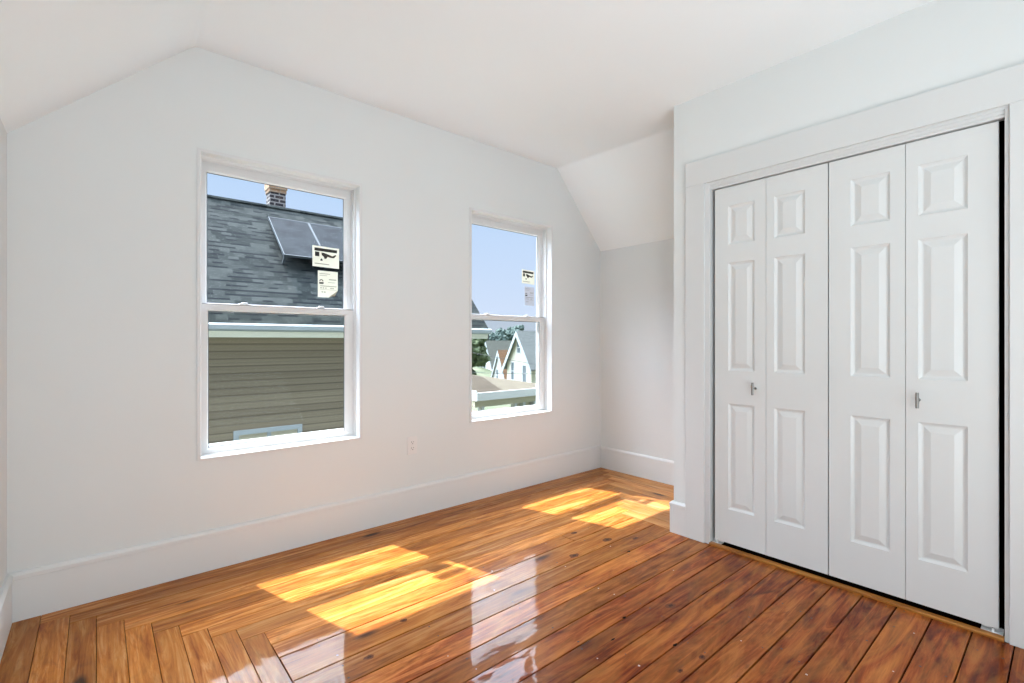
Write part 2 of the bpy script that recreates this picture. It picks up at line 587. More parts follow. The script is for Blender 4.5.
bmesh.ops.translate(bm, vec=(0, 0, 0.12), verts=[v for v in r['geom'] if isinstance(v, bmesh.types.BMVert)])
o = obj('ceiling', bm, 'ceiling')
for p in o.data.polygons:
    p.use_smooth = abs(p.normal.x) < 0.5
tag(o, 'white plaster ceiling with a sloped side on each flank', kind='structure')

# closet walls
OP0, OP1, OPZ = 0.150, 1.425, 2.105
bm = bmesh.new()
zc = 2.62
fs = holed(bm, [(BACK, -0.2), (OP0, -0.2), (OP0, OPZ), (OP1, OPZ), (OP1, -0.2), (CORN, -0.2), (CORN, zc), (BACK, zc)], [], lambda y, z: (CX, y, z))
r = bmesh.ops.extrude_face_region(bm, geom=fs)
bmesh.ops.translate(bm, vec=(0.11, 0, 0), verts=[v for v in r['geom'] if isinstance(v, bmesh.types.BMVert)])
# the return of the closet towards the knee wall
fs = holed(bm, [(CX + 0.11, -0.2), (KX, -0.2), (KX, KZR), (A1[0] , A1[1] + .02), (CX + 0.11, A1[1] + .02)], [], lambda x, z: (x, CORN, z))
r = bmesh.ops.extrude_face_region(bm, geom=fs)
bmesh.ops.translate(bm, vec=(0, -0.1, 0), verts=[v for v in r['geom'] if isinstance(v, bmesh.types.BMVert)])
tag(obj('wall_closet', bm, 'wall'), 'white wall around the closet opening', kind='structure')
bm = bmesh.new()
box(bm, (CX + 0.115, -0.2, 0.002), (CX + 0.125, CORN - .1, 0.012))
box(bm, (CX + 0.45, -0.2, 0.0), (CX + 0.47, CORN - .1, 2.3))
box(bm, (CX + 0.11, -0.22, 0.0), (CX + 0.47, -0.2, 2.3))
box(bm, (CX + 0.11, -0.2, 2.3), (CX + 0.47, CORN - .1, 2.32))
tag(obj('wall_closet_inside', bm, 'dark'), 'closet interior behind the folding doors, its shade painted near-black', kind='structure')

# ------------------------------------------------------------------ floor
CHIPS = [(1.689, 1.242, 0.011, 0.006), (2.242, 1.617, 0.013, 0.007), (1.686, 1.003, 0.012, 0.006), (1.532, 1.180, 0.013, 0.004)]
KNOTS = [(1.973, 1.780, 0.034, 0.020), (2.280, 1.797, 0.036, 0.020), (2.208, 1.990, 0.026, 0.014), (1.920, 1.165, 0.030, 0.018),
         (1.695, 0.900, 0.018, 0.012), (1.566, 0.913, 0.015, 0.010), (0.762, 1.700, 0.020, 0.013), (0.972, 1.830, 0.018, 0.012), (2.423, 1.700, 0.028, 0.014)]
def build_floor():
    bm = bmesh.new()
    col = bm.loops.layers.float_color.new('board')
    uvl = bm.loops.layers.uv.new('UVMap')
    TH = 0.02
    def board(x0, x1, y0, y1, along, field, red=0.4, gap=0.0009):
        rv, off = random.random(), (random.uniform(0, 60), random.uniform(0, 60))
        dz = random.uniform(-0.0007, 0)
        a, b, c, d = x0 + gap, x1 - gap, y0 + gap, y1 - gap
        if b - a < 0.004 or d - c < 0.004:
            return
        e = 0.0012
        top = [bm.verts.new(p) for p in ((a + e, c + e, dz), (b - e, c + e, dz), (b - e, d - e, dz), (a + e, d - e, dz))]
        mid = [bm.verts.new(p) for p in ((a, c, dz - e), (b, c, dz - e), (b, d, dz - e), (a, d, dz - e))]
        bot = [bm.verts.new(p) for p in ((a, c, -TH), (b, c, -TH), (b, d, -TH), (a, d, -TH))]
        fs = [bm.faces.new(top)]
        for A, B in ((mid, top), (bot, mid)):
            for k in range(4):
                fs.append(bm.faces.new((A[k], A[(k + 1) % 4], B[(k + 1) % 4], B[k])))
        for f in fs:
            for l in f.loops:
                l[col] = (rv, field, red, 1)
                x, y = l.vert.co.x, l.vert.co.y
                l[uvl].uv = (x + off[0], y + off[1]) if along == 'x' else (y + off[0], x + off[1])
    def split(p0, p1, mean):
        pts = [p0]
        p = p0 + random.uniform(0.4, 1.0) * mean
        while p < p1 - 0.5:
            pts.append(p)
            p += random.uniform(0.8, 1.5) * mean
        return pts + [p1]
    XL = [LX + 0.002, -0.180, -0.087, -0.002, 0.085, 0.170, 0.254, 0.340, 0.427, 0.508]
    YT = [WY - 0.002, 2.790, 2.710, 2.602, 2.498, 2.399, 2.302, 2.218, 2.120, 2.016]
    XR = [KX - 0.002 - (KX - 0.002 - 2.702) * k / 9 for k in range(10)]
    for k in range(9):
        # boards running towards the camera along the left wall
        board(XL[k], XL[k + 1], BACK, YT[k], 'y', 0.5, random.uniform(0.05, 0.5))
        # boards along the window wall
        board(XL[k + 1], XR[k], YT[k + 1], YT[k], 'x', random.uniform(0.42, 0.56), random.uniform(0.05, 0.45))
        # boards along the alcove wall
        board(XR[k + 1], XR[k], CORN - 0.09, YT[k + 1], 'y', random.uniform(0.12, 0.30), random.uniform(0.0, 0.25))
    YF = [2.016, 1.914, 1.750, 1.618, 1.490, 1.364, 1.242, 1.121, 1.003, 0.880, 0.757, 0.637, 0.514, 0.394, 0.272, 0.153, 0.03,
          -0.09, -0.21, -0.33, -0.45, -0.57, -0.69, -0.81, -0.93, -1.05, -1.17, -1.29, -1.41, -1.52, BACK]
    nails = []
    for k in range(len(YF) - 1):
        y1, y0 = YF[k], YF[k + 1]
        xe = 2.702 if y0 > CORN else 2.676
        pts = [0.508, 2.12, xe] if k == 0 else ([0.508, 1.35, xe] if k == 11 else [0.508, xe])
        for a, b in zip(pts, pts[1:]):
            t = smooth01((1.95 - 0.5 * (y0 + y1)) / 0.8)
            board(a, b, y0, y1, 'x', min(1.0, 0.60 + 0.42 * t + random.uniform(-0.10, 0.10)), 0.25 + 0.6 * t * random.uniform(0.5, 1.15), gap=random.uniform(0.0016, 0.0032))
        x = 0.66
        while x < xe - 0.05:
            for f in (0.2, 0.8):
                if random.random() < 0.8:
                    nails.append((x + random.uniform(-.02, .02), y0 + (y1 - y0) * f + random.uniform(-.008, .008), random.random() < 0.3))
            x += random.uniform(0.32, 0.46)
        nails += [(xe - random.uniform(.02, .04), y0 + (y1 - y0) * f, False) for f in (0.25, 0.75)]
    # the bare sub-floor seen through the gaps
    zb = -0.012
    f = bm.faces.new([bm.verts.new(p) for p in ((LX, BACK, zb), (KX, BACK, zb), (KX, WY, zb), (LX, WY, zb))])
    f.material_index = 1
    for x, y, bright in nails:
        rr = random.uniform(0.0028, 0.0045)
        vs = [bm.verts.new((x + rr * math.cos(a * math.pi / 4), y + rr * math.sin(a * math.pi / 4), 0.0005)) for a in range(8)]
        f = bm.faces.new(vs)
        f.material_index = 3 if bright else 2
    def blotch(x, y, rx, ry, mi, z=0.0006, seed=0):
        rr_ = random.Random(seed)
        vs = []
        for k in range(14):
            a = k * 2 * math.pi / 14
            q = rr_.uniform(0.75, 1.2)
            vs.append(bm.verts.new((x + rx * q * math.cos(a), y + ry * q * math.sin(a), z)))
        f = bm.faces.new(vs)
        f.material_index = mi
    for i, (x, y, rx, ry) in enumerate(CHIPS):
        blotch(x, y, rx, ry, 1, seed=i)
    for i, (x, y, rx, ry) in enumerate(KNOTS):
        blotch(x, y, rx, ry, 4, 0.0005, seed=40 + i)
        blotch(x + .002, y, rx * .45, ry * .45, 5, 0.0008, seed=80 + i)
    # under-slab
    nv = len(bm.verts)
    box(bm, (LX - .1, BACK - .1, -0.2), (KX + .1, WY + .1, -0.021), 1)
    return obj('floor', bm, ('floor', 'floor_gap', 'nail', 'nail_bright', 'knot', 'knot_core'), recalc=False)
tag(build_floor(), 'glossy orange pine board floor', kind='structure')

# ------------------------------------------------------------------ baseboards, casing, threshold
BH = 0.192
def base_profile(h=BH, t=0.020):
    return [(0, 0), (t - .003, 0), (t - .003, h - 0.030), (t, h - 0.028), (t, h - 0.012), (t - 0.006, h - 0.004), (t - .010, h), (0, h)]
bm = bmesh.new()
extrude_profile(bm, base_profile(0.203), LX + .001, KX - .001, lambda t, p, q: (t, WY - p, q))
tag(obj('baseboard_front', bm, 'baseboard'), 'tall white baseboard under the two windows', kind='structure')
bm = bmesh.new()
extrude_profile(bm, base_profile(0.205), BACK, WY - 0.02, lambda t, p, q: (LX + p, t, q))
tag(obj('baseboard_left', bm, 'baseboard'), 'white baseboard at the left edge of the photo', kind='structure')
bm = bmesh.new()
extrude_profile(bm, base_profile(0.195), CORN + 0.02, WY - 0.02, lambda t, p, q: (KX - p, t, q))
tag(obj('baseboard_right', bm, 'baseboard'), 'white baseboard on the alcove wall', kind='structure')
bm = bmesh.new()
pr = base_profile(0.190, 0.020)
A = [bm.verts.new((CX - p, 1.519, q)) for p, q in pr]
B = [bm.verts.new((CX - p, CORN + p, q)) for p, q in pr]
D = [bm.verts.new((KX - .021, CORN + p, q)) for p, q in pr]
for P, Q in ((A, B), (B, D)):
    for i in range(len(pr)):
        j = (i + 1) % len(pr)
        bm.faces.new((P[i], P[j], Q[j], Q[i]))
bm.faces.new(A)
bm.faces.new(D)
tag(obj('baseboard_closet', bm, 'trim'), 'short white baseboard wrapping the corner left of the closet', kind='structure')

bm = bmesh.new()
HZ0, HZ1 = 2.082, 2.222
CL, CR, CO, CRO = 1.401, 0.167, 1.519, 0.046
def cas(y0, y1, z0, z1):
    box(bm, (CF, y0, z0), (CX + .004, y1, z1), bevel=0.002)
cas(CL, CO, 0.0, HZ0)
cas(CRO, CR, 0.0, HZ0)
cas(CRO, CO, HZ0, HZ1)
# jamb edge set back behind the casing, and the stop under the head that hides the track
box(bm, (CX - .008, CL - .027, 0.0), (CX + .10, CL + .02, HZ0 + .012))
box(bm, (CX - .008, CR - .018, 0.0), (CX + .10, CR + .0135, HZ0 + .012))
box(bm, (CX - .0073, CR - .018, HZ0 - .013), (CX + .10, CL + .02, HZ0 + .02))
box(bm, (CX - .003, CR + .0135, HZ0 - .028), (CX + .02, CL - .027, HZ0 - .013))
box(bm, (CX + .002, CR + .0135, HZ0 - .040), (CX + .045, CL - .027, HZ0 - .028))
tag(obj('trim_1', bm, 'trim'), 'flat white casing around the closet opening', kind='structure')
bm = bmesh.new()
extrude_profile(bm, [(2.667, 0.0), (2.667, 0.008), (2.671, 0.012), (2.696, 0.012), (2.699, 0.008), (2.699, 0.0)], 0.1815, CL - .028, lambda t, p, q: (p, t, q))
tag(obj('trim_2', bm, 'threshold'), 'orange wood threshold strip under the closet doors', kind='structure')

# ------------------------------------------------------------------ windows
def make_window(idx, label):
    u0, u1, v0, v1 = WIN[idx]
    root = empty('window_%d' % (idx + 1), ((u0 + u1) / 2, WY, v0))
    tag(root, label, kind='structure')
    fn = lambda u, v, w: (u, WY + w, v)
    bm = bmesh.new()
    # narrow trim bead on the wall face, then jamb liner with two stops
    ring(bm, u0, u1, v0, v1, [(-0.001, 0.0), (-0.001, -0.007), (0.012, -0.008), (0.0165, -0.004), (0.0165, 0.050), (0.028, 0.052), (0.028, 0.0575),
                              (0.0165, 0.0645), (0.0165, 0.094), (0.026, 0.096), (0.026, 0.100), (0.020, 0.102), (0.020, 0.136), (0.036, 0.138), (0.036, 0.160), (0.0, 0.165), (0.0, 0.01)], fn, bot=0.6)
    obj('frame', bm, 'vinyl', root)
    zr0, zr1 = v0 + 0.767, v0 + 0.817
    # lower sash, inner track
    bm = bmesh.new()
    a, b, c, d = u0 + 0.0175, u1 - 0.0175, v0 + 0.0145, zr0 + 0.032
    w0, w1 = 0.066, 0.092
    def sash(bm, a, b, c, d, w0, w1, side, bot, top, bead):
        # stiles and rails of unequal width: outer block and an angled glazing bead all round
        ia, ib, ic, id_ = a + side, b - side, c + bot, d - top
        O = [(a, c), (b, c), (b, d), (a, d)]
        I = [(ia, ic), (ib, ic), (ib, id_), (ia, id_)]
        J = [(ia + 0.005, ic + 0.010), (ib - bead, ic + 0.010), (ib - bead, id_ - 0.006), (ia + 0.005, id_ - 0.006)]
        seq = [(O, w0), (I, w0), (J, w0 + 0.010), (J, w1 - 0.006), (I, w1), (O, w1)]
        L = [[bm.verts.new(fn(p[0], p[1], w)) for p in lp] for lp, w in seq]
        for k in range(len(L)):
            P, Q = L[k], L[(k + 1) % len(L)]
            for s in range(4):
                r = (s + 1) % 4
                bm.faces.new((P[s], P[r], Q[r], Q[s]))
        return J
    J = sash(bm, a, b, c, d, w0, w1, 0.036, 0.020, 0.030, 0.024)
    lower = obj('lower_sash', bm, 'vinyl', root)
    bm = bmesh.new()
    gw = w0 + 0.016
    box(bm, fn(J[0][0] - .006, J[0][1] - .006, gw), fn(J[2][0] + .006, J[2][1] + .006, gw + 0.004))
    obj('pane', bm, 'glass', lower)
    def gasket(parent, J_, w, ab):
        bm = bmesh.new()
        ring(bm, J_[0][0], J_[2][0], J_[0][1], J_[2][1], [(-.003, w), (-.003, w - .0015), (0.0035, w - .0015), (0.0035, w)], fn)
        obj('glazing_gasket', bm, 'gasket', parent)
        bm = bmesh.new()
        x0_, x1_, z0_, z1_, ws = ab
        ring(bm, x0_, x1_, z0_, z1_, [(-.0022, ws + .006), (-.0022, ws - .001), (0.0022, ws - .001), (0.0022, ws + .006)], fn)
        obj('weatherstrip', bm, 'strip', parent)
    gasket(lower, J, gw, (a, b, c, d, w0))
    for k in (0.25, 0.75):
        bm = bmesh.new()
        ux = a + (b - a) * k
        box(bm, fn(ux - 0.022, d, w0 + 0.002), fn(ux + 0.022, d + 0.010, w1 - .002), bevel=0.003)
        box(bm, fn(ux - 0.008, d + 0.010, w0 + 0.004), fn(ux + 0.018, d + 0.016, w1 - .004), bevel=0.002)
        obj('sash_lock', bm, 'vinyl', lower)
    # upper sash, outer track
    bm = bmesh.new()
    a2, b2, c2, d2 = u0 + 0.0205, u1 - 0.0205, zr0 - 0.006, v1 - 0.0205
    J2 = sash(bm, a2, b2, c2, d2, 0.103, 0.130, 0.032, 0.036, 0.052, 0.016)
    upper = obj('upper_sash', bm, 'vinyl', root)
    bm = bmesh.new()
    gw2 = 0.103 + 0.015
    box(bm, fn(J2[0][0] - .006, J2[0][1] - .006, gw2), fn(J2[2][0] + .006, J2[2][1] + .006, gw2 + 0.004))
    obj('pane', bm, 'glass', upper)
    gasket(upper, J2, gw2, (a2, b2, c2, d2, 0.103))
    # insect screen outside the lower half
    bm = bmesh.new()
    box(bm, fn(u0 + .05, v0 + .05, 0.1455), fn(u1 - .05, zr0 + .01, 0.1460))
    sc = obj('insect_screen', bm, 'screen', root)
    bm = bmesh.new()
    ring(bm, u0 + .037, u1 - .037, v0 + .037, zr0 + .02, [(0, 0.142), (0.014, 0.142), (0.014, 0.150), (0, 0.150)], fn)
    obj('screen_frame', bm, 'vinyl', sc)
    return J2, gw2

J1, GW = make_window(0, 'white sash window showing the shingled roof and siding of the house opposite')
J2, GW = make_window(1, 'white sash window nearer the alcove, showing sky and distant houses')

# ------------------------------------------------------------------ glass stickers
def card(name, pts, y, matn, th=0.0008):
    bm = bmesh.new()
    A = [bm.verts.new((x, y, z)) for x, z in pts]
    B = [bm.verts.new((x, y + th, z)) for x, z in pts]
    bm.faces.new(A)
    bm.faces.new(list(reversed(B)))
    for i in range(len(pts)):
        j = (i + 1) % len(pts)
        bm.faces.new((A[i], B[i], B[j], A[j]))
    return bm
def sticker_logo(x0, x1, z0, z1, label, matn, tilt=0.0):
    y = WY + GW - 0.0012
    w, h = x1 - x0, z1 - z0
    P = lambda u, v: (x0 + u * w, z1 - v * h + tilt * (u - .5) * w)
    s = obj('window_sticker', card('s', [P(0, 0), P(1, 0), P(1, 1), P(0, 1)], y, matn), matn)
    tag(s, label, 'sticker', 'stickers on the window glass')
    bm = bmesh.new()
    def poly(pts):
        bm.faces.new([bm.verts.new((*[P(*p)][0][:1], y - 0.0005, P(*p)[1])) for p in pts])
    poly([(0.07, 0.09), (0.92, 0.09), (0.92, 0.24), (0.07, 0.24)])
    poly([(0.09, 0.28), (0.25, 0.28), (0.25, 0.50), (0.09, 0.50)])
    poly([(0.33, 0.30), (0.42, 0.30), (0.62, 0.37), (0.74, 0.42), (0.86, 0.33), (0.89, 0.37), (0.80, 0.50), (0.66, 0.50), (0.56, 0.47), (0.52, 0.56), (0.45, 0.60), (0.42, 0.50), (0.34, 0.42)])
    poly([(0.29, 0.63), (0.33, 0.58), (0.37, 0.63), (0.37, 0.70), (0.29, 0.70)])
    obj('print', bm, 'ink', s, recalc=False)
    bm = bmesh.new()
    for a, b in ((0.08, 0.62),):
        bm.faces.new([bm.verts.new((P(u, v)[0], y - 0.0004, P(u, v)[1])) for u, v in ((a, 0.83), (b, 0.83), (b, 0.87), (a, 0.87))])
    obj('lettering', bm, 'grey_ink', s, recalc=False)
    return s
def sticker_sheet(x0, x1, z0, z1, label, matn, cut=True):
    y = WY + GW - 0.0012
    w, h = x1 - x0, z1 - z0
    P = lambda u, v: (x0 + u * w, z1 - v * h)
    pts = [P(0, 0), P(1, 0), P(1, 0.72), P(0.52, 1.0), P(0, 1)] if cut else [P(0, 0), P(1, 0), P(1, 1), P(0, 1)]
    s = obj('energy_sticker', card('s', pts, y, matn), matn)
    tag(s, label, 'sticker', 'stickers on the window glass')
    def q(a, b, c, d):
        bm = bmesh.new()
        bm.faces.new([bm.verts.new((P(u, v)[0], y - 0.0005, P(u, v)[1])) for u, v in ((a, c), (b, c), (b, d), (a, d))])
        obj('lettering', bm, 'grey_ink', s, recalc=False)
    q(0.08, 0.60, 0.10, 0.12); q(0.08, 0.45, 0.17, 0.185)
    q(0.55, 0.92, 0.30, 0.335); q(0.50, 0.88, 0.42, 0.435)
    q(0.12, 0.94, 0.56, 0.585); q(0.10, 0.94, 0.70, 0.71)
    for u in (0.12, 0.24, 0.36, 0.62, 0.72):
        q(u, u + 0.07, 0.63, 0.665)
    for u in (0.18, 0.30):
        q(u, u + 0.08, 0.78, 0.82)
    bm = bmesh.new()
    ccx, ccz = 0.17, 0.40
    lo, hi = [], []
    for k in range(13):
        a = math.pi * (0.0 + k / 12)
        for lst, r_ in ((lo, 0.055), (hi, 0.10)):
            lst.append(bm.verts.new((P(ccx + r_ * math.cos(a), 0)[0], y - 0.0005, P(0, ccz)[1] + r_ * w * math.sin(a))))
    for k in range(12):
        bm.faces.new((lo[k], lo[k + 1], hi[k + 1], hi[k]))
    bm.faces.new([bm.verts.new((P(u, v)[0], y - 0.0005, P(u, v)[1])) for u, v in ((0.06, 0.43), (0.29, 0.43), (0.27, 0.50), (0.07, 0.50))])
    obj('symbol', bm, 'ink', s, recalc=False)
    if cut:   # the lower corner has come loose and folds up
        bm = bmesh.new()
        a, b, c_ = P(1, 0.72), P(0.52, 1.0), P(0.80, 0.93)
        A = [bm.verts.new((a[0], y, a[1])), bm.verts.new((b[0], y, b[1])), bm.verts.new((c_[0], y - 0.012, c_[1]))]
        B = [bm.verts.new((v.co.x, v.co.y - .0008, v.co.z)) for v in A]
        bm.faces.new(A); bm.faces.new(list(reversed(B)))
        for i in range(3):
            bm.faces.new((A[i], A[(i + 1) % 3], B[(i + 1) % 3], B[i]))
        obj('loose_corner', bm, 'tan_ext', s)
    return s
sticker_logo(0.988, 1.150, 1.622, 1.748, 'cream sticker with black silhouette, on the pane showing the shingled roof', 'cream_paper', -0.02)
sticker_sheet(1.020, 1.142, 1.438, 1.600, 'cream text sticker with a folded corner, below the silhouette sticker', 'cream_paper')
sticker_logo(2.684, 2.828, 1.652, 1.768, 'silhouette sticker against plain blue sky in the window beside the alcove', 'cream_paper', -0.03)
sticker_sheet(2.716, 2.824, 1.470, 1.628, 'pale grey text sticker against plain blue sky, square corners', 'grey_paper', cut=False)

# ------------------------------------------------------------------ wall outlet
def make_outlet(cx, cz):
    root = empty('wall_outlet', (cx, WY, cz - .057))
    tag(root, 'white duplex outlet low on the wall between the windows', 'outlet')
    bm = bmesh.new()
    box(bm, (cx - .0365, WY - .006, cz - .059), (cx + .0365, WY, cz + .059), bevel=0.0025)
    obj('cover_plate', bm, 'plate', root)
    for s in (-1, 1):
        zc_ = cz + s * 0.0195
        bm = bmesh.new()
        box(bm, (cx - .0165, WY - .0085, zc_ - .0145), (cx + .0165, WY - .005, zc_ + .0145), bevel=0.0015)
        r_ = obj('receptacle', bm, 'plate', root)
        bm = bmesh.new()
        box(bm, (cx - .0085, WY - .0088, zc_ - .001), (cx - .0060, WY - .0082, zc_ + .009))
        box(bm, (cx + .0060, WY - .0088, zc_ + .001), (cx + .0085, WY - .0082, zc_ + .009))
        tube(bm, [(cx, WY - .0088, zc_ - .0075), (cx, WY - .0082, zc_ - .0075)], 0.003, 8)
        obj('slots', bm, 'slot', r_)
    bm = bmesh.new()
    tube(bm, [(cx, WY - .0072, cz), (cx, WY - .005, cz)], 0.003, 8)
    obj('screw', bm, 'plate', root)
make_outlet(1.597, 0.474)

# ------------------------------------------------------------------ closet doors
PZ = [(0.222, 0.818), (1.003, 1.609), (1.710, 1.930)]
DZ0, DZ1 = 0.031, 2.036
def leaf(parent, y0, y1, p0, p1):
    fn = lambda u, v, w: (DX + w, u, v)
    bm = bmesh.new()
    fs = holed(bm, [(y0, DZ0), (y1, DZ0), (y1, DZ1), (y0, DZ1)], [[(p0, a), (p1, a), (p1, b), (p0, b)] for a, b in PZ], lambda u, v: fn(u, v, 0))
    for a, b in PZ:
        L = ring(bm, p0, p1, a, b, [(0.0, 0.0), (0.003, 0.0035), (0.010, 0.0085), (0.016, 0.0095), (0.019, 0.0085), (0.040, 0.0015), (0.0425, 0.001)], fn, closed=False)
        bm.faces.new(L[-1])
    ring(bm, y0, y1, DZ0, DZ1, [(0.0, 0.0), (0.0, 0.034)], fn, closed=False)
    bm.faces.new([bm.verts.new(fn(u, v, 0.034)) for u, v in ((y0, DZ0), (y1, DZ0), (y1, DZ1), (y0, DZ1))])
    bmesh.ops.remove_doubles(bm, verts=bm.verts, dist=1e-5)
    return obj('leaf', bm, 'door', parent)
def handle(parent, y, z):
    bm = bmesh.new()
    tube(bm, [(DX, y, z), (DX - .002, y, z)], 0.007, 12)
    tube(bm, [(DX, y, z), (DX - .032, y, z)], 0.0042, 10)
    tube(bm, [(DX - .035, y, z - .0335), (DX - .035, y, z - .032), (DX - .035, y, z + .032), (DX - .035, y, z + .0335)], [0.005, 0.0062, 0.0062, 0.005], 12)
    obj('handle', bm, 'nickel', parent, smooth=False)
def pivot(parent, y0, y1, yp):
    bm = bmesh.new()
    box(bm, (DX - .004, y0, 0.012), (DX + .03, y1, 0.0135))
    box(bm, (DX + .028, y0, 0.012), (DX + .03, y1, 0.025))
    tube(bm, [(DX + .006, yp, 0.009), (DX + .006, yp, 0.027)], 0.005, 10)
    obj('pivot_bracket', bm, 'bracket', parent)
d1 = empty('door_1', (DX, 1.359, 0))
tag(d1, 'white folding closet door on the left, next to the alcove corner', kind='structure')
l1 = leaf(d1, 1.0745, 1.3535, 1.133, 1.277)
l2 = leaf(d1, 0.787, 1.0725, 0.887, 1.033)
handle(l1, 1.128, 0.913)
pivot(d1, 1.315, 1.371, 1.34)
d2 = empty('door_2', (DX, 0.199, 0))
tag(d2, 'white folding closet door on the right, at the edge of the photo', kind='structure')
l3 = leaf(d2, 0.4895, 0.782, 0.543, 0.693)
l4 = leaf(d2, 0.199, 0.4875, 0.288, 0.445)
handle(l4, 0.443, 0.914)
pivot(d2, 0.186, 0.250, 0.215)

# ------------------------------------------------------------------ outdoors
def uvbox(bm, fn_uv):
    uvl = bm.loops.layers.uv.verify()
    for f in bm.faces:
        for l in f.loops:
            l[uvl].uv = fn_uv(l.vert.co, f.normal)

# ground: level yard, then falling away to the street, then a distant rise
bm = bmesh.new()
prof = [(3.2, -3.0), (20, -3.0), (40, -6.5), (60, -9.0), (90, -7.0), (140, 2.0), (190, 4.6), (260, 4.8)]
g0 = [bm.verts.new((-60, y, z)) for y, z in prof]
g1 = [bm.verts.new((260, y, z)) for y, z in prof]
for i in range(len(prof) - 1):
    bm.faces.new((g0[i], g1[i], g1[i + 1], g0[i + 1]))
tag(obj('ground', bm, 'ground'), 'yards and rising hillside outside the windows', kind='structure')

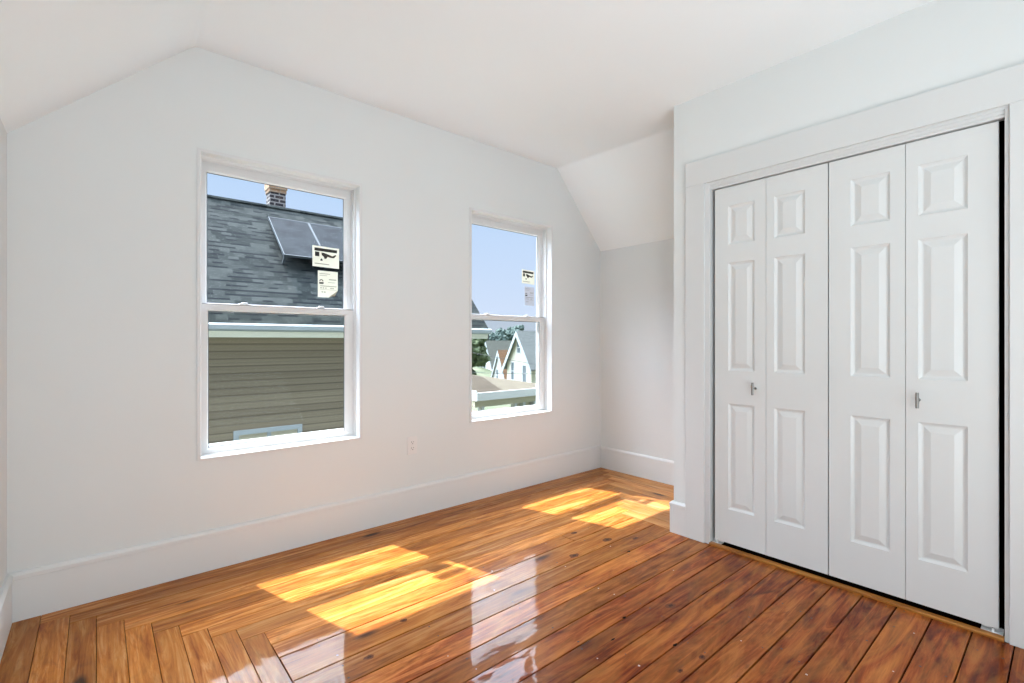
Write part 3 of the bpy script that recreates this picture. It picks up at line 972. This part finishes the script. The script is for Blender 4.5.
# house opposite the windows
def neighbour():
    EY, EZ, RY, MS = 9.0, 1.44, 11.42, 1.10
    RZ = EZ + MS * (RY - EY)
    X0, X1 = -3.5, 7.02
    root = empty('neighbour_house', (2, RY, -3.0))
    tag(root, 'grey-shingled house with solar panels and brown siding, directly opposite the windows', 'house')
    sl = math.sqrt(1 + MS * MS)
    bm = bmesh.new()
    th = 0.10
    for s in (-1, 1):
        e = (X0, RY + s * (RY - EY), EZ)
        pts = [(RY, RZ), (RY + s * (RY - EY), EZ), (RY + s * (RY - EY), EZ - 0.03), (RY + s * (RY - EY - .1), EZ - 0.03), (RY, RZ - th * 1.6)]
        extrude_profile(bm, pts, X0, X1, lambda t, p, q: (t, p, q))
    uvbox(bm, lambda co, nn: (co.x, (co.z - EZ) * sl / MS))
    obj('roof', bm, 'shingle', root)
    bm = bmesh.new()
    tube(bm, [(X0, RY, RZ - .01), (X1, RY, RZ - .01)], 0.05, 6)
    uvbox(bm, lambda co, nn: (co.x, co.z))
    obj('ridge_cap', bm, 'shingle', root)
    WYN = EY + 0.34
    bm = bmesh.new()
    yb = 2 * RY - WYN
    ez = EZ - 0.02 + MS * 0.34 - 0.16
    extrude_profile(bm, [(WYN, -3.0), (WYN, ez), (RY, RZ - .16), (yb, ez), (yb, -3.0)], X0 + .4, 6.25, lambda t, p, q: (t, p, q))
    uvbox(bm, lambda co, nn: (co.x if abs(nn.y) > .5 else co.y, co.z))
    obj('wall', bm, 'siding', root)
    bm = bmesh.new()
    extrude_profile(bm, [(EY - .10, EZ + .02), (EY - .12, EZ + .0), (EY - .11, EZ - .07), (EY - .07, EZ - .10), (EY, EZ - .10), (EY, EZ - .01), (EY - .02, EZ - .01), (EY - .02, EZ + .02), (EY - .015, EZ + .02), (EY - .015, EZ + .03), (EY - .09, EZ + .03)], X0, X1 - .02, lambda t, p, q: (t, p, q))
    obj('gutter', bm, 'gutter', root)
    bm = bmesh.new()
    extrude_profile(bm, [(EY, EZ - .01), (EY, EZ - .20), (WYN + .02, EZ - .20), (WYN + .02, EZ - .18), (EY + .03, EZ - .17), (EY + .03, EZ - .01)], X0, X1 - .04, lambda t, p, q: (t, p, q))
    obj('fascia', bm, 'fascia', root)
    # verge boards on the gable end
    bm = bmesh.new()
    for s in (-1, 1):
        y_e = RY + s * (RY - EY)
        extrude_profile(bm, [(RY, RZ - .05), (y_e, EZ - .05), (y_e, EZ - .22), (RY, RZ - .24)], X1 - .05, X1 - .01, lambda t, p, q: (t, p, q))
    obj('verge_board', bm, 'roof_blue', root)
    # chimney on the far slope just behind the ridge
    bm = bmesh.new()
    cx0, cy0 = 2.965, RY + 0.42
    box(bm, (cx0, cy0, RZ - 1.2), (cx0 + .33, cy0 + .33, RZ + 0.46))
    uvbox(bm, lambda co, nn: (co.x + co.y, co.z))
    ch = obj('chimney', bm, 'brick', root)
    bm = bmesh.new()
    box(bm, (cx0 - .015, cy0 - .015, RZ + 0.46), (cx0 + .345, cy0 + .345, RZ + 0.54))
    box(bm, (cx0 - .03, cy0 - .03, RZ + 0.54), (cx0 + .36, cy0 + .36, RZ + 0.70))
    uvbox(bm, lambda co, nn: (co.x + co.y, co.z))
    obj('chimney_crown', bm, 'crown_brick', ch)
    bm = bmesh.new()
    tube(bm, [(cx0 + .18, cy0 + .18, RZ + .70), (cx0 + .18, cy0 + .18, RZ + 0.80)], 0.11, 12)
    obj('flue', bm, 'roof_brown', ch)
    # solar panels standing off the slope facing us
    nv = Vector((0, -MS, 1)).normalized()
    up = Vector((0, 1, MS)).normalized()
    def panel(xa, xb, s0, s1):
        base = Vector((0, EY, EZ))
        bm = bmesh.new()
        def P(x, s, h):
            v = base + up * s + nv * (h + 0.02 + 0.20 * (s1 - s) / (s1 - s0))
            return (x, v.y, v.z)
        lo = [bm.verts.new(P(x, s, 0.0)) for x, s in ((xa, s0), (xb, s0), (xb, s1), (xa, s1))]
        hi = [bm.verts.new(P(x, s, 0.045)) for x, s in ((xa, s0), (xb, s0), (xb, s1), (xa, s1))]
        bm.faces.new(lo); bm.faces.new(hi)
        for i in range(4):
            j = (i + 1) % 4
            bm.faces.new((lo[i], lo[j], hi[j], hi[i]))
        p_ = obj('solar_panel', bm, 'solar', root)
        bm = bmesh.new()
        ring(bm, xa, xb, s0, s1, [(-.005, -0.005), (-.005, 0.050), (0.010, 0.050), (0.010, -0.005)], lambda u, v, w: P(u, v, w))
        obj('panel_frame', bm, 'alu', p_)
        for x in (xa + .04, xb - .04):
            bm = bmesh.new()
            q = [bm.verts.new(P(x + dx, s0 + .05 + ds, h)) for h in (0.0, -0.22) for dx, ds in ((-.02, -.02), (.02, -.02), (.02, .02), (-.02, .02))]
            for i in range(4):
                j = (i + 1) % 4
                bm.faces.new((q[i], q[j], q[4 + j], q[4 + i]))
            bm.faces.new(q[:4]); bm.faces.new(q[4:])
            obj('panel_foot', bm, 'alu', p_)
    panel(2.735, 3.535, 1.66, 3.12)
    panel(3.555, 4.36, 1.66, 3.12)
    # ground-floor window on the wall facing us
    def win(xa, xb, za, zb):
        bm = bmesh.new()
        fnw = lambda u, v, w: (u, WYN + w, v)
        ring(bm, xa, xb, za, zb, [(0, 0.02), (0, -0.03), (0.08, -0.03), (0.08, 0.02)], fnw)
        box(bm, fnw((xa + xb) / 2 - .03, za + .07, -0.02), fnw((xa + xb) / 2 + .03, zb - .07, 0.01))
        f = obj('window', bm, 'gutter', root)
        bm = bmesh.new()
        box(bm, fnw(xa + .07, za + .07, -.004), fnw(xb - .07, zb - .07, 0.01))
        obj('pane', bm, 'tan_ext', f)
    win(1.76, 2.88, -1.60, -0.355)
neighbour()

# low porch building
def porch():
    FY, FZ = 14.0, -0.70
    XA, XB = 10.35, 19.0
    root = empty('porch_building', (XA, FY, -3.0))
    tag(root, 'low flat-roofed porch with tan roof and white posts, nearest below the distant houses', 'porch')
    S = 0.085
    def slab(pts, lift, th):
        bm = bmesh.new()
        up_ = [bm.verts.new((x, y, FZ + (y - FY) * S + lift)) for x, y in pts]
        dn_ = [bm.verts.new((x, y, FZ + (y - FY) * S + lift - th)) for x, y in pts]
        bm.faces.new(up_); bm.faces.new(dn_)
        for i in range(len(pts)):
            j = (i + 1) % len(pts)
            bm.faces.new((up_[i], up_[j], dn_[j], dn_[i]))
        return bm
    rf = obj('roof', slab([(XA, FY), (15.0, FY), (14.5, FY + 0.4), (13.1, FY + 4.2), (12.8, FY + 5.0), (XA, FY + 5.0)], 0, 0.06), 'roof_tan', root)
    obj('roof_shade', slab([(XA + .02, FY + .02), (11.6, FY + .02), (13.05, FY + 3.2), (13.0, FY + 4.2), (XA + .02, FY + 4.9)], 0.015, 0.014), 'roof_shaded_tan', rf)  # shaded part of the roof, painted in as a thin darker slab
    XB = 15.0
    bm = bmesh.new()
    box(bm, (XA - .05, FY - .08, FZ - .26), (XB, FY, FZ + .03))
    box(bm, (XA - .05, FY, FZ - .26), (XA, FY + 5.0, FZ + .10))
    obj('fascia', bm, 'white_ext', root)
    bm = bmesh.new()
    box(bm, (XA, FY + .12, FZ - .52), (XB, FY + .30, FZ - .06))
    obj('beam', bm, 'tan_ext', root)
    bm = bmesh.new()
    box(bm, (12.6, FY + .34, -3.0), (XB, FY + .5, FZ - .10))
    obj('wall', bm, 'tan_ext', root)
    for x in (10.70, 12.30, 12.75, 13.3):
        bm = bmesh.new()
        box(bm, (x - .07, FY + .10, -3.0), (x + .07, FY + .34, FZ - .5), bevel=.01)
        obj('post', bm, 'white_ext', root)
    bm = bmesh.new()
    ring(bm, 13.45, 14.7, -2.3, FZ - .55, [(0, 0.0), (0.0, -.04), (.07, -.04), (.07, 0.0)], lambda u, v, w: (u, FY + .34 + w, v))
    f = obj('window', bm, 'white_ext', root)
    bm = bmesh.new()
    box(bm, (13.51, FY + .325, -2.24), (14.64, FY + .336, FZ - .61))
    obj('pane', bm, 'cream_ext', f)
porch()

def gable_house(label, xg, yn, yf, ze, zr, length, base, wallm, roofm, over, wins=(), name='house', dz_trim=0.65):
    """ridge along +X; the gable at xg faces -X"""
    yr = (yn + yf) / 2
    root = empty(name, (xg, yr, base))
    tag(root, label, 'house', 'houses across the street')
    hw = (yf - yn) / 2
    ms = (zr - ze) / hw
    bm = bmesh.new()
    extrude_profile(bm, [(yn, base), (yn, ze), (yr, zr), (yf, ze), (yf, base)], xg, xg + length, lambda t, p, q: (t, p, q))
    obj('wall', bm, wallm, root)
    bm = bmesh.new()
    ov = over
    for s in (-1, 1):
        yo = yr + s * (hw + ov)
        zo = zr - ms * (hw + ov)
        extrude_profile(bm, [(yr, zr + .30), (yo, zo + .30), (yo, zo + .06), (yr, zr + .06)], xg - ov, xg + length + ov, lambda t, p, q: (t, p, q))
    obj('roof', bm, roofm, root)
    bm = bmesh.new()
    for s in (-1, 1):
        yo = yr + s * (hw + ov)
        zo = zr - ms * (hw + ov)
        extrude_profile(bm, [(yr, zr + .22), (yo, zo + .22), (yo, zo - dz_trim), (yr, zr - dz_trim)], xg - ov - .12, xg - ov, lambda t, p, q: (t, p, q))
    obj('verge_board', bm, 'gutter', root)
    for (ya, yb_, za, zb) in wins:
        bm = bmesh.new()
        fnw = lambda u, v, w: (xg + w, u, v)
        ring(bm, ya, yb_, za, zb, [(0, 0.02), (0, -0.06), (0.14, -0.06), (0.14, 0.02)], fnw)
        box(bm, fnw(ya + .1, (za + zb) / 2 - .06, -.05), fnw(yb_ - .1, (za + zb) / 2 + .06, 0.0))
        f = obj('window', bm, 'white_ext', root)
        bm = bmesh.new()
        box(bm, fnw(ya + .1, za + .1, -.02), fnw(yb_ - .1, zb - .1, 0.0))
        obj('pane', bm, 'house_glass', f)
    return root
gable_house('cream gabled house with grey roof and three visible windows, farthest right outside', 50.55, 54.4, 60.2, -2.4, 2.65, 20, -10, 'cream_ext', 'roof_blue', 0.55,
            [(56.75, 57.75, -0.7, 1.2), (58.3, 59.2, -5.0, -2.0), (55.4, 56.5, -5.2, -2.4)])
gable_house('white house with a long dull grey roof, left of the cream gable', 75, 94.6, 100.0, -6.3, 1.2, 24, -14, 'white_ext', 'roof_grey', 0.35,
            [(97.6, 98.7, -8.6, -5.0)])
gable_house('small white gabled house with a brown roof, before the grey-roofed house', 60, 72.0, 76.0, -5.9, -0.75, 9.0, -12, 'white_ext', 'roof_brown', 0.25,
            [(74.0, 74.8, -6.6, -4.2)])

# trees
def tree(label, loc, rad, h, matn, seed, group=None, n=9):
    rr = random.Random(seed)
    root = empty('tree', loc)
    tag(root, label, 'tree', group)
    bm = bmesh.new()
    tube(bm, [(loc[0], loc[1], loc[2]), (loc[0], loc[1], loc[2] + h * .6)], [rad * .12, rad * .06], 8)
    obj('trunk', bm, 'bark', root)
    bm = bmesh.new()
    for k in range(n):
        a = rr.uniform(0, 6.28)
        q = rr.uniform(0.1, 0.65) * rad
        c_ = Vector((loc[0] + q * math.cos(a), loc[1] + q * math.sin(a), loc[2] + h * rr.uniform(.38, .86)))
        s = rad * rr.uniform(.36, .58)
        r_ = bmesh.ops.create_icosphere(bm, subdivisions=3, radius=s)
        for v in r_['verts']:
            d = v.co.normalized()
            v.co = v.co * (0.85 + 0.4 * noise.noise(d * 2.5 + Vector((k * 7.1, seed, 0))) + .22 * noise.noise(d * 7 + Vector((seed, k, 3))))
            v.co.z *= 0.9
            v.co += c_
    obj('foliage', bm, matn, root)
tree('leafy green tree below the eave of the grey-shingled house', (28.2, 39.8, -6.4), 1.9, 9.6, 'leaf', 3, n=22)
far = [(88, 110, 3.6, 9.6, 'bushy dark treetop on the skyline, first right of the shingled eave'),
       (100, 122, 3.6, 8.6, 'rounded dark treetop on the skyline, second from the shingled eave'),
       (112, 131, 4.2, 6.6, 'low dark treetop on the skyline, third from the shingled eave'),
       (126, 145, 4.0, 7.2, 'dark treetop on the skyline just left of the cream gable peak')]
for i, (x, y, r_, h, lab) in enumerate(far):
    zg = -7.0 + (y - 90) / 50 * 9.0 - 2.0
    tree(lab, (x, y, zg), r_, h, 'leaf_far', 20 + i, 'treetops along the skyline')

# overhead cables
def cable(label, a, b, sagd):
    bm = bmesh.new()
    pts = []
    for k in range(17):
        t = k / 16
        p = Vector(a).lerp(Vector(b), t)
        p.z -= sagd * 4 * t * (1 - t)
        pts.append(p)
    tube(bm, pts, 0.022, 6)
    tag(obj('overhead_cable', bm, 'cable'), label, 'cable', 'overhead cables outside')
cable('upper dark overhead cable crossing the cream gable outside', (24, 34, 0.35), (31, 26.5, -1.35), 0.10)
cable('lower dark overhead cable crossing just above the tan porch roof', (24, 34, -1.45), (31, 28.5, -1.6), 0.05)
